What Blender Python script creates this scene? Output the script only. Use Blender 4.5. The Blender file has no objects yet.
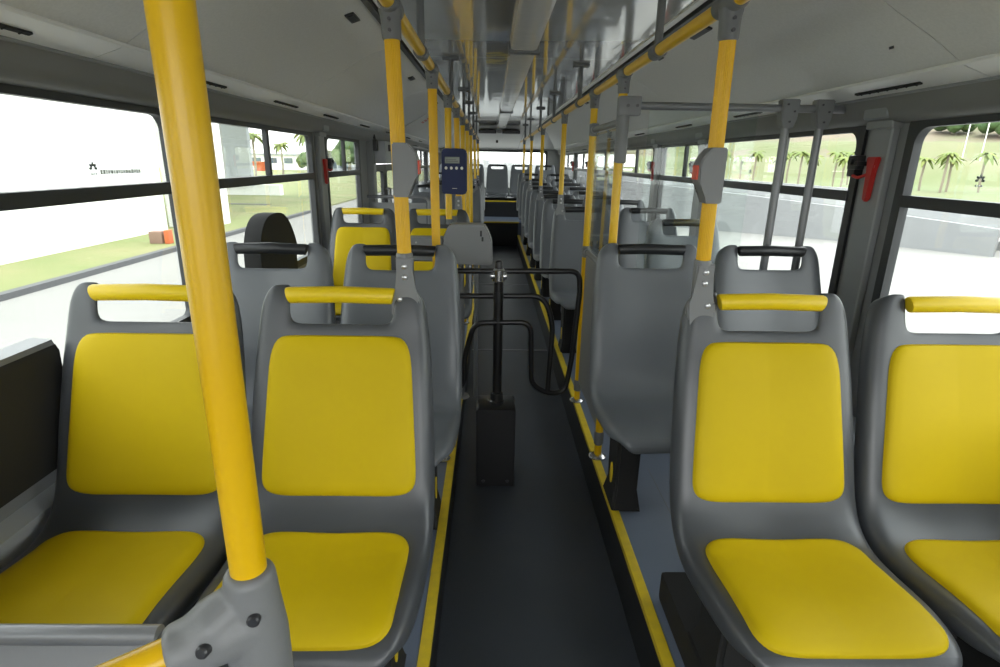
import bpy, bmesh, math, random
from mathutils import Vector, Matrix

random.seed(7)
sc = bpy.context.scene
col = sc.collection
R = math.radians

# ------------------------------------------------------------------ camera, light, exposure
F_PX = 560.0
PITCH, YAW, ROLL, CAM_H = R(17.1), R(1.05), R(1.0), 1.5


def ray(a, b):
    u = a * math.cos(ROLL) - b * math.sin(ROLL)
    v = a * math.sin(ROLL) + b * math.cos(ROLL)
    dy = math.cos(PITCH) + v * math.sin(PITCH)
    dz = -math.sin(PITCH) + v * math.cos(PITCH)
    return Vector((u * math.cos(YAW) + dy * math.sin(YAW), -u * math.sin(YAW) + dy * math.cos(YAW), dz))


fwd = ray(0, 0)
rgt = ray(1, 0) - fwd
upv = ray(0, 1) - fwd
cd = bpy.data.cameras.new('camera')
cam = bpy.data.objects.new('camera', cd)
col.objects.link(cam)
M = Matrix((rgt, upv, -fwd)).transposed().to_4x4()
M.translation = Vector((0, 0, CAM_H))
cam.matrix_world = M
cd.sensor_fit = 'HORIZONTAL'
cd.sensor_width = 36
cd.lens = 36 * F_PX / 1000
cd.clip_start = 0.02
cd.clip_end = 800
sc.camera = cam

w = bpy.data.worlds.new('overcast_sky')
sc.world = w
w.use_nodes = True
nt = w.node_tree
bg = nt.nodes['Background']
tc = nt.nodes.new('ShaderNodeTexCoord')
sp = nt.nodes.new('ShaderNodeSeparateXYZ')
rp = nt.nodes.new('ShaderNodeValToRGB')
nt.links.new(tc.outputs['Generated'], sp.inputs[0])
nt.links.new(sp.outputs['Z'], rp.inputs[0])
nt.links.new(rp.outputs[0], bg.inputs[0])
rp.color_ramp.elements[0].position = 0.0
rp.color_ramp.elements[0].color = (0.96, 0.98, 0.97, 1)
rp.color_ramp.elements[1].position = 0.9
rp.color_ramp.elements[1].color = (0.90, 0.94, 0.97, 1)
bg.inputs[1].default_value = 2.3

sd = bpy.data.lights.new('hazy_sun', 'SUN')
sun = bpy.data.objects.new('hazy_sun', sd)
col.objects.link(sun)
sd.energy = 1.2
sd.angle = R(12)
sd.color = (1.0, 0.97, 0.92)
sun.rotation_euler = (R(8), R(6), 0)

sc.view_settings.view_transform = 'Standard'
sc.view_settings.look = 'None'
sc.view_settings.gamma = 1
sc.view_settings.exposure = 1.15
sc.view_settings.use_curve_mapping = False


# ------------------------------------------------------------------ materials
def mat(name, c, rough=0.5, metal=0.0, bump=None, var=None, spec=0.5, coat=0.0):
    m = bpy.data.materials.new(name)
    m.use_nodes = True
    n = m.node_tree
    b = n.nodes['Principled BSDF']
    b.inputs['Base Color'].default_value = (*c, 1)
    b.inputs['Roughness'].default_value = rough
    b.inputs['Metallic'].default_value = metal
    b.inputs['Specular IOR Level'].default_value = spec
    b.inputs['Coat Weight'].default_value = coat
    b.inputs['Coat Roughness'].default_value = 0.08
    t = n.nodes.new('ShaderNodeTexCoord')
    if bump:
        no = n.nodes.new('ShaderNodeTexNoise')
        no.inputs['Scale'].default_value = bump[0]
        no.inputs['Detail'].default_value = 3
        n.links.new(t.outputs['Object'], no.inputs['Vector'])
        bu = n.nodes.new('ShaderNodeBump')
        bu.inputs['Strength'].default_value = bump[1]
        bu.inputs['Distance'].default_value = bump[2]
        n.links.new(no.outputs['Fac'], bu.inputs['Height'])
        n.links.new(bu.outputs['Normal'], b.inputs['Normal'])
    if var:
        no = n.nodes.new('ShaderNodeTexNoise')
        no.inputs['Scale'].default_value = var[0]
        no.inputs['Detail'].default_value = 5
        n.links.new(t.outputs['Object'], no.inputs['Vector'])
        cr = n.nodes.new('ShaderNodeValToRGB')
        cr.color_ramp.elements[0].position = 0.3
        cr.color_ramp.elements[1].position = 0.7
        cr.color_ramp.elements[0].color = (*c, 1)
        cr.color_ramp.elements[1].color = (*var[1], 1)
        n.links.new(no.outputs['Fac'], cr.inputs[0])
        n.links.new(cr.outputs[0], b.inputs['Base Color'])
    return m


M_shell = mat('grey_moulded_plastic', (0.056, 0.061, 0.068), 0.33, bump=(420, 0.3, 0.0006), var=(2.5, (0.066, 0.071, 0.079)), spec=0.6)
M_shellg = mat('pale_grey_moulded_plastic', (0.120, 0.130, 0.142), 0.32, bump=(420, 0.3, 0.0006), var=(2.5, (0.138, 0.149, 0.162)), spec=0.6)
M_cush = mat('yellow_vinyl', (0.62, 0.45, 0.004), 0.55, bump=(900, 0.35, 0.0006), var=(3, (0.57, 0.41, 0.003)), spec=0.18)
M_yel = mat('yellow_coated_tube', (0.82, 0.49, 0.003), 0.28, bump=(300, 0.08, 0.0004))
M_yelrib = mat('yellow_ribbed_tube', (0.82, 0.47, 0.003), 0.38)
M_yelh = mat('yellow_plastic_grip', (0.78, 0.56, 0.008), 0.4, bump=(500, 0.1, 0.0005))
M_black = mat('black_plastic', (0.018, 0.019, 0.021), 0.35)
M_blackm = mat('black_painted_metal', (0.012, 0.012, 0.013), 0.28)
M_blackp = mat('black_padding', (0.012, 0.012, 0.012), 0.75, bump=(120, 0.3, 0.001))
M_fit = mat('grey_fitting_plastic', (0.20, 0.205, 0.21), 0.42, bump=(500, 0.3, 0.0006))
M_sock = mat('mid_grey_socket', (0.15, 0.155, 0.16), 0.42, bump=(500, 0.2, 0.0005))
M_chrome = mat('dull_chrome', (0.62, 0.62, 0.62), 0.22, 1.0)
M_gtube = mat('grey_tube', (0.22, 0.225, 0.235), 0.35, 0.3)
M_bolt = mat('dark_bolt', (0.09, 0.09, 0.095), 0.35, 0.8)
M_boltL = mat('steel_bolt', (0.55, 0.55, 0.56), 0.3, 0.9)
M_ceil = mat('glossy_laminate', (0.56, 0.56, 0.55), 0.02, bump=(1.1, 0.28, 0.02), spec=1.0, coat=1.0)
M_duct = mat('glossy_duct_white', (0.74, 0.74, 0.73), 0.10, bump=(3.0, 0.35, 0.015), spec=0.7)
M_cove = mat('cove_textured_grey', (0.72, 0.72, 0.70), 0.5, bump=(260, 0.4, 0.001), var=(120, (0.66, 0.66, 0.64)))
M_strip = mat('pale_strip', (0.82, 0.82, 0.80), 0.30, bump=(200, 0.1, 0.0005))
M_header = mat('header_grey', (0.20, 0.20, 0.195), 0.5, bump=(260, 0.25, 0.0008))
M_wall = mat('wall_grey_laminate', (0.24, 0.245, 0.25), 0.45, bump=(260, 0.15, 0.0006))
M_pillar = mat('pillar_grey', (0.27, 0.28, 0.285), 0.42, bump=(260, 0.15, 0.0006))
M_frame = mat('window_frame_dark', (0.030, 0.032, 0.035), 0.45)
M_floor = mat('aisle_floor_vinyl', (0.040, 0.047, 0.058), 0.42, bump=(200, 0.3, 0.0008), var=(1.6, (0.055, 0.063, 0.077)))
M_plat = mat('platform_vinyl', (0.14, 0.17, 0.235), 0.40, bump=(260, 0.3, 0.0006), var=(400, (0.17, 0.205, 0.275)))
M_riser = mat('riser_black', (0.014, 0.015, 0.018), 0.5)
M_nosing = mat('yellow_nosing', (0.78, 0.57, 0.02), 0.45, bump=(150, 0.3, 0.001), var=(30, (0.66, 0.48, 0.03)))
M_rearp = mat('rear_panel_grey', (0.42, 0.43, 0.43), 0.4)
M_navy = mat('navy_plastic', (0.010, 0.020, 0.085), 0.45, spec=0.3)
M_lcd = mat('display_grey', (0.22, 0.25, 0.22), 0.2)
M_keys = mat('pale_keys', (0.75, 0.74, 0.68), 0.35)
M_red = mat('red_plastic', (0.45, 0.02, 0.015), 0.4)
M_redb = mat('orange_red_button', (0.75, 0.06, 0.015), 0.35)
M_desk = mat('desk_grey', (0.26, 0.265, 0.27), 0.4, bump=(400, 0.2, 0.0006))
M_lgrey = mat('light_grey_panel', (0.42, 0.44, 0.46), 0.4)
M_pave = mat('pale_concrete', (0.245, 0.24, 0.225), 0.85, var=(0.35, (0.21, 0.206, 0.193)))
M_grass = mat('dry_lawn', (0.15, 0.19, 0.060), 0.9, var=(0.5, (0.23, 0.22, 0.10)))
M_hill = mat('grassy_hill', (0.115, 0.150, 0.055), 0.95, var=(0.06, (0.17, 0.165, 0.085)))
M_earth = mat('red_earth', (0.20, 0.145, 0.11), 0.95, var=(0.12, (0.13, 0.14, 0.07)))
M_white = mat('white_render', (0.82, 0.82, 0.80), 0.8)
M_white2 = mat('grey_white_render', (0.245, 0.25, 0.252), 0.8, var=(2, (0.23, 0.235, 0.238)))
M_kerb = mat('concrete_kerb', (0.10, 0.10, 0.105), 0.85)
M_bgrey = mat('grey_building', (0.33, 0.35, 0.38), 0.7)
M_glassd = mat('dark_window_glass', (0.08, 0.11, 0.14), 0.15)
M_leaf = mat('palm_leaf', (0.10, 0.16, 0.035), 0.7, var=(2, (0.20, 0.22, 0.05)))
M_trunk = mat('palm_trunk', (0.26, 0.22, 0.17), 0.9)
M_tree = mat('tree_foliage', (0.035, 0.075, 0.022), 0.9, var=(0.8, (0.07, 0.12, 0.035)))
M_clay = mat('clay_red', (0.55, 0.13, 0.05), 0.7)
M_card = mat('brown_box', (0.27, 0.17, 0.13), 0.8)
M_logo = mat('logo_dark', (0.10, 0.11, 0.11), 0.5)
M_logog = mat('logo_pale', (0.52, 0.54, 0.54), 0.5)
M_warn = mat('red_print', (0.60, 0.12, 0.08), 0.5)


def glass_mat(name, tint, rough=0.0, mixf=1.0):
    m = bpy.data.materials.new(name)
    m.use_nodes = True
    n = m.node_tree
    n.nodes.clear()
    o = n.nodes.new('ShaderNodeOutputMaterial')
    t = n.nodes.new('ShaderNodeBsdfTransparent')
    g = n.nodes.new('ShaderNodeBsdfGlossy')
    mx = n.nodes.new('ShaderNodeMixShader')
    t.inputs[0].default_value = (*tint, 1)
    g.inputs['Roughness'].default_value = rough
    # Schlick reflectance, the same from both sides of the pane
    lw = n.nodes.new('ShaderNodeLayerWeight')
    lw.inputs[0].default_value = 0.5
    pw = n.nodes.new('ShaderNodeMath')
    pw.operation = 'POWER'
    pw.inputs[1].default_value = 5
    ma = n.nodes.new('ShaderNodeMath')
    ma.operation = 'MULTIPLY_ADD'
    ma.inputs[1].default_value = 0.96
    ma.inputs[2].default_value = 0.04
    n.links.new(lw.outputs['Facing'], pw.inputs[0])
    n.links.new(pw.outputs[0], ma.inputs[0])
    n.links.new(ma.outputs[0], mx.inputs[0])
    n.links.new(t.outputs[0], mx.inputs[1])
    n.links.new(g.outputs[0], mx.inputs[2])
    n.links.new(mx.outputs[0], o.inputs[0])
    return m


M_glass = glass_mat('clear_window_glass', (0.94, 0.96, 0.95))
M_glassp = glass_mat('partition_glass', (0.93, 0.96, 0.95))


# ------------------------------------------------------------------ helpers
def tag(o, label=None, cat=None, group=None, kind=None):
    if label:
        o['label'] = label
    if cat:
        o['category'] = cat
    if group:
        o['group'] = group
    if kind:
        o['kind'] = kind
    return o


def empty(name, loc=(0, 0, 0), rz=0):
    o = bpy.data.objects.new(name, None)
    o.empty_display_size = 0.1
    o.location = loc
    o.rotation_euler = (0, 0, rz)
    col.objects.link(o)
    return o


def copy_tree(o, parent=None, skip=()):
    c = o.copy()
    for k in ('label', 'group'):
        if parent is None and k in c:
            del c[k]
    col.objects.link(c)
    if parent is not None:
        c.parent = parent
    for ch in list(o.children):
        if ch.name.split('.')[0] not in skip:
            copy_tree(ch, c, skip)
    return c


class MB:
    def __init__(s):
        s.bm = bmesh.new()

    def quad(s, pts):
        vs = [s.bm.verts.new(p) for p in pts]
        s.bm.faces.new(vs)
        return s

    def box(s, x0, x1, y0, y1, z0, z1, bev=0.0, seg=2):
        b = bmesh.new()
        bmesh.ops.create_cube(b, size=1)
        for v in b.verts:
            v.co = Vector(((x0 + x1) / 2 + v.co.x * abs(x1 - x0), (y0 + y1) / 2 + v.co.y * abs(y1 - y0), (z0 + z1) / 2 + v.co.z * abs(z1 - z0)))
        if bev > 0:
            bmesh.ops.bevel(b, geom=list(b.edges), offset=bev, segments=seg, profile=0.7, affect='EDGES')
        s.merge(b)
        return s

    def merge(s, b, mtx=None):
        if mtx is not None:
            b.transform(mtx)
        me = bpy.data.meshes.new('tmp')
        b.to_mesh(me)
        b.free()
        s.bm.from_mesh(me)
        bpy.data.meshes.remove(me)
        return s

    def tube(s, pts, r, n=16, cap=True, rib=0.0, flat=None):
        pts = [Vector(p) for p in pts]
        rings = []
        t0 = (pts[1] - pts[0]).normalized()
        a = Vector((0, 0, 1)) if abs(t0.z) < 0.9 else Vector((1, 0, 0))
        nrm = (a - t0 * a.dot(t0)).normalized()
        for i, p in enumerate(pts):
            if i == 0:
                t = (pts[1] - pts[0]).normalized()
            elif i == len(pts) - 1:
                t = (pts[-1] - pts[-2]).normalized()
            else:
                t = ((pts[i + 1] - p).normalized() + (p - pts[i - 1]).normalized()).normalized()
            nrm = (nrm - t * nrm.dot(t)).normalized()
            bn = t.cross(nrm)
            rr = r[i] if isinstance(r, (list, tuple)) else r
            ring = []
            for k in range(n):
                an = 2 * math.pi * k / n
                q = rr * (1 - (rib if k % 2 else 0))
                ring.append(s.bm.verts.new(p + nrm * (q * math.cos(an)) + bn * (q * math.sin(an))))
            rings.append(ring)
        for A, B in zip(rings, rings[1:]):
            for k in range(n):
                s.bm.faces.new((A[k], A[(k + 1) % n], B[(k + 1) % n], B[k]))
        if cap:
            s.bm.faces.new(list(reversed(rings[0])))
            s.bm.faces.new(rings[-1])
        return s

    def prism(s, poly, axis, a0, a1):
        """poly of 2D points; axis 'x': (y,z), 'y': (x,z), 'z': (x,y)"""
        def P(p, a):
            return {'x': (a, p[0], p[1]), 'y': (p[0], a, p[1]), 'z': (p[0], p[1], a)}[axis]
        A = [s.bm.verts.new(P(p, a0)) for p in poly]
        B = [s.bm.verts.new(P(p, a1)) for p in poly]
        n = len(poly)
        for k in range(n):
            s.bm.faces.new((A[k], A[(k + 1) % n], B[(k + 1) % n], B[k]))
        s.bm.faces.new(list(reversed(A)))
        s.bm.faces.new(B)
        return s

    def ring(s, outer, inner, axis, a0, a1):
        """plate with a hole; same number of points in outer and inner"""
        def P(p, a):
            return {'x': (a, p[0], p[1]), 'y': (p[0], a, p[1]), 'z': (p[0], p[1], a)}[axis]
        n = len(outer)
        L = [[s.bm.verts.new(P(p, a)) for p in poly] for a in (a0, a1) for poly in (outer, inner)]
        for k in range(n):
            j = (k + 1) % n
            s.bm.faces.new((L[0][k], L[0][j], L[1][j], L[1][k]))
            s.bm.faces.new((L[2][k], L[3][k], L[3][j], L[2][j]))
            s.bm.faces.new((L[0][k], L[2][k], L[2][j], L[0][j]))
            s.bm.faces.new((L[1][k], L[1][j], L[3][j], L[3][k]))
        return s

    def cyl(s, p0, p1, r, n=16):
        return s.tube([p0, p1], r, n)

    def build(s, name, m, parent=None, smooth=True, mods=None):
        bmesh.ops.recalc_face_normals(s.bm, faces=list(s.bm.faces))
        me = bpy.data.meshes.new(name)
        s.bm.to_mesh(me)
        s.bm.free()
        if smooth:
            me.polygons.foreach_set('use_smooth', [True] * len(me.polygons))
            try:
                me.set_sharp_from_angle(angle=R(38))
            except Exception:
                pass
        me.materials.append(m)
        o = bpy.data.objects.new(name, me)
        col.objects.link(o)
        if parent is not None:
            o.parent = parent
        return o


def rrect(x0, x1, y0, y1, r, n=6):
    rs = r if isinstance(r, (list, tuple)) else [r] * 4   # order: bl, br, tr, tl
    pts = []
    for (cx, cy, a, rr) in ((x0, y0, 180, rs[0]), (x1, y0, 270, rs[1]), (x1, y1, 0, rs[2]), (x0, y1, 90, rs[3])):
        sx = 1 if cx == x0 else -1
        sy = 1 if cy == y0 else -1
        for k in range(n + 1):
            an = R(a + 90 * k / n)
            pts.append((cx + sx * rr + rr * math.cos(an), cy + sy * rr + rr * math.sin(an)))
    return pts


def fillet(pts, r, n=6):
    pts = [Vector(p) for p in pts]
    out = [pts[0]]
    for a, b, c in zip(pts, pts[1:], pts[2:]):
        d1 = (a - b)
        d2 = (c - b)
        rr = min(r, d1.length * 0.49, d2.length * 0.49)
        p0 = b + d1.normalized() * rr
        p1 = b + d2.normalized() * rr
        for k in range(n + 1):
            t = k / n
            out.append(p0 * (1 - t) ** 2 + b * 2 * t * (1 - t) + p1 * t * t)
    out.append(pts[-1])
    return out


def struct(o):
    o['kind'] = 'structure'
    return o


def bake(o):
    """apply the modifiers so that copies can share the mesh"""
    dg = bpy.context.evaluated_depsgraph_get()
    dg.update()
    me = bpy.data.meshes.new_from_object(o.evaluated_get(dg))
    o.modifiers.clear()
    o.data = me
    me.polygons.foreach_set('use_smooth', [True] * len(me.polygons))
    return o


# ------------------------------------------------------------------ bus shell
XL, XR = -1.13, 1.42          # inner wall faces
LE, RE = -0.16, 0.485         # aisle ledges
ZP = 0.20                     # seat platform height
Y0, Y1 = -1.6, 12.4
YS1, YS2 = 10.38, 11.37       # rear steps
ZS1, ZS2 = 0.44, 0.75
ZB, ZT1, ZT2, ZW = 0.93, 1.372, 1.412, 1.63   # glass bottom, transom, glass top
XC = (XL + XR) / 2

struct(MB().box(LE, RE, Y0, YS1, -0.06, 0.0).build('floor', M_floor))
struct(MB().box(XL, LE, Y0, YS1, -0.06, ZP).build('floor', M_plat))
struct(MB().box(RE, XR, Y0, YS1, -0.06, ZP).build('floor', M_plat))
struct(MB().box(XL, XR, YS1, YS2, -0.06, ZS1).build('floor', M_plat))
struct(MB().box(XL, XR, YS2, Y1, -0.06, ZS2).build('floor', M_plat))
# risers and nosings
struct(MB().box(LE, LE + 0.004, Y0, YS1, 0.0, ZP - 0.006).build('trim_1', M_riser))
struct(MB().box(RE - 0.004, RE, Y0, YS1, 0.0, ZP - 0.006).build('trim_2', M_riser))
struct(MB().box(LE, RE, YS1 - 0.004, YS1, 0.0, ZS1 - 0.01).build('trim_3', M_riser))
struct(MB().box(LE - 0.05, RE + 0.05, YS2 - 0.004, YS2, ZS1, ZS2 - 0.01).build('trim_4', M_riser))
for i, (x0, x1) in enumerate(((LE - 0.026, LE + 0.006), (RE - 0.006, RE + 0.026))):
    b = MB().box(x0, x1, Y0, YS1, ZP, ZP + 0.004, 0.0015)
    xe = x1 if i == 0 else x0
    b.box(xe - (0.004 if i == 0 else 0), xe + (0 if i == 0 else 0.004), Y0, YS1, ZP - 0.016, ZP + 0.002)
    struct(b.build('trim_%d' % (5 + i), M_nosing))
b = MB().box(LE - 0.02, RE + 0.02, YS1 - 0.006, YS1 + 0.03, ZS1, ZS1 + 0.004)
b.box(LE - 0.02, RE + 0.02, YS1 - 0.008, YS1 - 0.003, ZS1 - 0.02, ZS1 + 0.004)
b.box(RE, RE + 0.03, YS1 - 0.6, YS1 - 0.005, ZP + 0.004, ZP + 0.008)
struct(b.build('trim_7', M_nosing))
b = MB().box(LE - 0.05, RE + 0.05, YS2 - 0.006, YS2 + 0.03, ZS2, ZS2 + 0.004)
b.box(LE - 0.05, RE + 0.05, YS2 - 0.008, YS2 - 0.003, ZS2 - 0.02, ZS2 + 0.004)
struct(b.build('trim_8', M_nosing))
# floor seams
b = MB()
b.box(0.71, 0.712, Y0, 2.2, ZP, ZP + 0.0012)
b.box(XL, XL + 0.01, Y0, YS1, ZP, ZP + 0.05)
struct(b.build('trim_9', M_fit))
b = MB()
for y in (4.4, 7.0, 9.0):
    b.box(LE + 0.01, RE - 0.01, y, y + 0.02, 0.0, 0.003)
struct(b.build('trim_10', M_gtube))

WT = 0.035
# window y ranges per side
WINR = [(-1.35, 0.12), (0.30, 1.985), (2.24, 3.80), (3.98, 4.88), (5.10, 6.48), (6.66, 8.30), (8.48, 9.90), (10.08, 11.95)]
MULR = [-0.6, 1.10, 2.86, 4.30, 5.76, 7.40, 9.15, 11.0]
WINL = [(-1.35, 0.12), (0.30, 2.09), (2.27, 3.69), (3.98, 4.97), (7.25, 8.55), (8.73, 9.95), (10.12, 11.95)]
MULL = [-0.6, 0.70, 2.98, 4.50, 7.9, 9.35, 11.0]
DOOR = (5.42, 7.05)


def side_wall(side):
    X = XL if side < 0 else XR
    wins = WINL if side < 0 else WINR
    x0, x1 = (X - WT, X) if side < 0 else (X, X + WT)
    b = MB()
    if side < 0:
        b.box(x0, x1, Y0, DOOR[0], -0.35, ZB - 0.03)
        b.box(x0, x1, DOOR[1], Y1, -0.35, ZB - 0.03)
    else:
        b.box(x0, x1, Y0, Y1, -0.35, ZB - 0.03)
    b.box(x0, x1, Y0, Y1, ZW + 0.02, 1.80)
    spans = list(wins)
    if side < 0:
        spans = sorted(spans + [DOOR])
    prev = Y0
    for a, c in spans + [(Y1, Y1)]:
        if a - prev > 0.001:
            b.box(x0, x1, prev, a, ZB - 0.03, ZW + 0.02)
        prev = c
    struct(b.build('wall_left' if side < 0 else 'wall_right', M_wall))
    return X


wn = 0
for side in (-1, 1):
    X = side_wall(side)
    s = side
    wins, muls = (WINL, MULL) if side < 0 else (WINR, MULR)
    for (a, c), mu in zip(wins, muls):
        wn += 1
        root = empty('window_%d' % wn, (X, (a + c) / 2, ZB))
        struct(root)
        root_m = Matrix.Translation((-X, -(a + c) / 2, -ZB))

        def W(mb, name, m, smooth=True):
            mb.bm.transform(root_m)
            return mb.build(name, m, root, smooth)
        xi, xo = X - s * 0.012, X + s * 0.018     # frame inner/outer face
        xs = sorted((xi, xo))
        f = MB()
        f.ring(rrect(a - 0.012, c + 0.012, ZB - 0.04, ZW + 0.03, 0.02), rrect(a + 0.028, c - 0.028, ZB, ZW, [0.03, 0.03, 0.055, 0.055]), 'x', xs[0], xs[1])
        W(f, 'window_frame', M_frame)
        f = MB().box(min(xi - s * 0.006, xo), max(xi - s * 0.006, xo), a + 0.02, c - 0.02, ZT1, ZT2, 0.004)
        W(f, 'transom', M_frame)
        f = MB().box(min(xi + s * 0.004, xo), max(xi + s * 0.004, xo), mu - 0.014, mu + 0.014, ZT2 - 0.002, ZW + 0.01, 0.003)
        W(f, 'mullion', M_frame)
        xg = X + s * 0.008
        f = MB()
        f.box(xg - 0.002, xg + 0.002, a + 0.01, c - 0.01, ZB - 0.02, ZT1 + 0.01)
        f.box(xg - 0.002 + s * 0.006, xg + 0.002 + s * 0.006, a + 0.01, mu + 0.01, ZT2 - 0.01, ZW + 0.01)
        f.box(xg - 0.002 - s * 0.004, xg + 0.002 - s * 0.004, mu - 0.01, c - 0.01, ZT2 - 0.01, ZW + 0.01)
        W(f, 'window_glass', M_glass, False)
    # pale pillar covers with flared caps
    cover = []
    for (a, c), (a2, c2) in zip(wins, wins[1:]):
        if side < 0 and c < DOOR[0] < a2:
            continue
        cover.append(((c + a2) / 2, a2 - c))
    for i, (yc, gap) in enumerate(cover):
        hw = min(gap * 0.36, 0.062)
        t = 0.030
        b = MB()
        xa, xb = sorted((X, X - s * t))
        b.box(xa, xb, yc - hw, yc + hw, ZP + 0.02, 1.66, 0.012, 3)
        xa, xb = sorted((X, X - s * (t + 0.012)))
        b.box(xa, xb, yc - hw - 0.012, yc + hw + 0.012, 1.632, 1.70, 0.012, 3)
        xa, xb = sorted((X, X - s * (t + 0.035)))
        b.box(xa, xb, yc - hw - 0.004, yc + hw + 0.004, 1.665, 1.745, 0.014, 3)
        struct(b.build('trim_%d' % (20 + i + (20 if s > 0 else 0)), M_pillar))


def mirrorx(x):                       # from the left half of the section to the right
    return 2 * XC - x


def band(pts, th, y0, y1, side, name, m, gapy=()):
    """extruded section strip; th = thickness towards the outside"""
    pts = [Vector((p[0], 0, p[1])) for p in pts]
    outp = []
    for i, p in enumerate(pts):
        a = pts[max(i - 1, 0)]
        c = pts[min(i + 1, len(pts) - 1)]
        t = (c - a).normalized()
        n = Vector((-t.z, 0, t.x))
        if n.z < 0 or (abs(n.z) < 0.05 and n.x > 0):
            n = -n
        outp.append(p + n * th)
    poly = [(p.x, p.z) for p in pts] + [(p.x, p.z) for p in reversed(outp)]
    if side > 0:
        poly = [(mirrorx(x), z) for x, z in poly]
    b = MB()
    ys = [y0] + list(gapy) + [y1]
    for ya, yb in zip(ys, ys[1:]):
        b.prism(poly, 'y', ya + (0.002 if ya != y0 else 0), yb - (0.002 if yb != y1 else 0))
    return struct(b.build(name, m))


YB = 9.4      # where the roof starts to drop towards the rear
cove = [(-0.44, 2.03), (-0.53, 2.008), (-0.64, 1.965), (-0.75, 1.897), (-0.87, 1.832), (-0.96, 1.775)]
strip = [(-0.96, 1.772), (-0.985, 1.762), (-1.055, 1.738)]
head = [(-1.052, 1.736), (-1.062, 1.715), (-1.066, 1.695), (-1.074, 1.672), (-1.092, 1.655), (-1.135, 1.648)]
tn = 60
for side in (-1, 1):
    seams = (0.4, 1.63, 3.0, 4.6, 5.75, 7.1, 8.4) if side < 0 else (0.4, 1.63, 3.75, 5.2, 6.6, 8.0)
    band(cove, 0.03, Y0, Y1, side, 'ceiling', M_cove, seams)
    band(strip, 0.03, Y0, Y1, side, 'trim_%d' % tn, M_strip, (0.4, 1.63, 4.6, 7.1)); tn += 1
    band(head, 0.03, Y0, Y1, side, 'trim_%d' % tn, M_header); tn += 1
    # pale bead along the foot of the cove and a grey bead above the header
    b = MB().tube([(-0.962, Y0, 1.772), (-0.962, Y1, 1.772)], 0.007, 8)
    if side > 0:
        for v in b.bm.verts:
            v.co.x = mirrorx(v.co.x)
    struct(b.build('trim_%d' % tn, M_strip)); tn += 1
    b = MB().tube([(-1.056, Y0, 1.736), (-1.056, Y1, 1.736)], 0.006, 8)
    if side > 0:
        for v in b.bm.verts:
            v.co.x = mirrorx(v.co.x)
    struct(b.build('trim_%d' % tn, M_pillar)); tn += 1
# backing roof skin (keeps daylight out behind seams)
struct(MB().prism([(XL - 0.07, 1.78), (-1.0, 1.86), (-0.8, 1.97), (-0.44, 2.08), (mirrorx(-0.44), 2.08), (mirrorx(-0.8), 1.97), (mirrorx(-1.0), 1.86), (XR + 0.07, 1.78),
                   (XR + 0.07, 1.90), (mirrorx(-0.8), 2.13), (-0.8, 2.13), (XL - 0.07, 1.90)], 'y', Y0, Y1).build('ceiling', M_bgrey))
# glossy centre panels
CL, CR = -0.44, mirrorx(-0.44)
b = MB()
ys = [Y0, 0.9, 3.3, 5.7, 8.1, YB]
for ya, yb in zip(ys, ys[1:]):
    b.box(CL, CR, ya + 0.002, yb - 0.002, 2.03, 2.042)
struct(b.build('ceiling', M_ceil))
b = MB()
for x in (CL, CR):
    b.box(x - 0.012, x + 0.012, Y0, YB, 2.012, 2.034)
struct(b.build('trim_80', M_frame))
b = MB()
for x in (CL + 0.035, CR - 0.035):
    b.box(x - 0.014, x + 0.014, Y0, YB, 2.022, 2.031, 0.003)
struct(b.build('trim_81', M_strip))

# ceiling duct with its straps
root = empty('ceiling_duct', (0.14, 4.0, 2.03))
tag(root, 'pale glossy duct cover running down the middle of the ceiling', 'duct')
b = MB().prism([(-0.066, 0), (-0.060, -0.034), (-0.045, -0.040), (0.045, -0.040), (0.060, -0.034), (0.066, 0)], 'y', -5.4, 5.3)
b.build('duct_cover', M_duct, root)
for y in (2.88 - 4, 6.3 - 4):
    MB().box(-0.072, 0.072, y - 0.03, y + 0.03, -0.050, -0.001, 0.006).build('strap', M_fit, root)

# sloping rear bulkhead, rear wall and window
b = MB()
b.prism([(YB, 2.03), (Y1 - 0.15, 1.74), (Y1 - 0.15, 1.80), (YB, 2.06)], 'x', XL + 0.02, XR - 0.02)
struct(b.build('ceiling', M_rearp))
b = MB()
RW = (-0.80, 1.13, 0.95, 1.70)
b.box(XL - WT, RW[0], Y1 - 0.15, Y1, -0.35, 2.05)
b.box(RW[1], XR + WT, Y1 - 0.15, Y1, -0.35, 2.05)
b.box(RW[0], RW[1], Y1 - 0.15, Y1, -0.35, RW[2])
b.box(RW[0], RW[1], Y1 - 0.15, Y1, RW[3], 2.05)
struct(b.build('wall_back', M_rearp))
root = struct(empty('window_20', (0.165, Y1 - 0.15, RW[2])))
f = MB().ring(rrect(-0.985, 0.985, -0.02, 0.77, 0.03), rrect(-0.945, 0.945, 0.02, 0.73, 0.05), 'y', -0.02, 0.04)
f.build('window_frame', M_frame, root)
MB().box(-0.96, 0.96, 0.018, 0.022, 0.0, 0.75).build('window_glass', M_glass, root)
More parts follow.
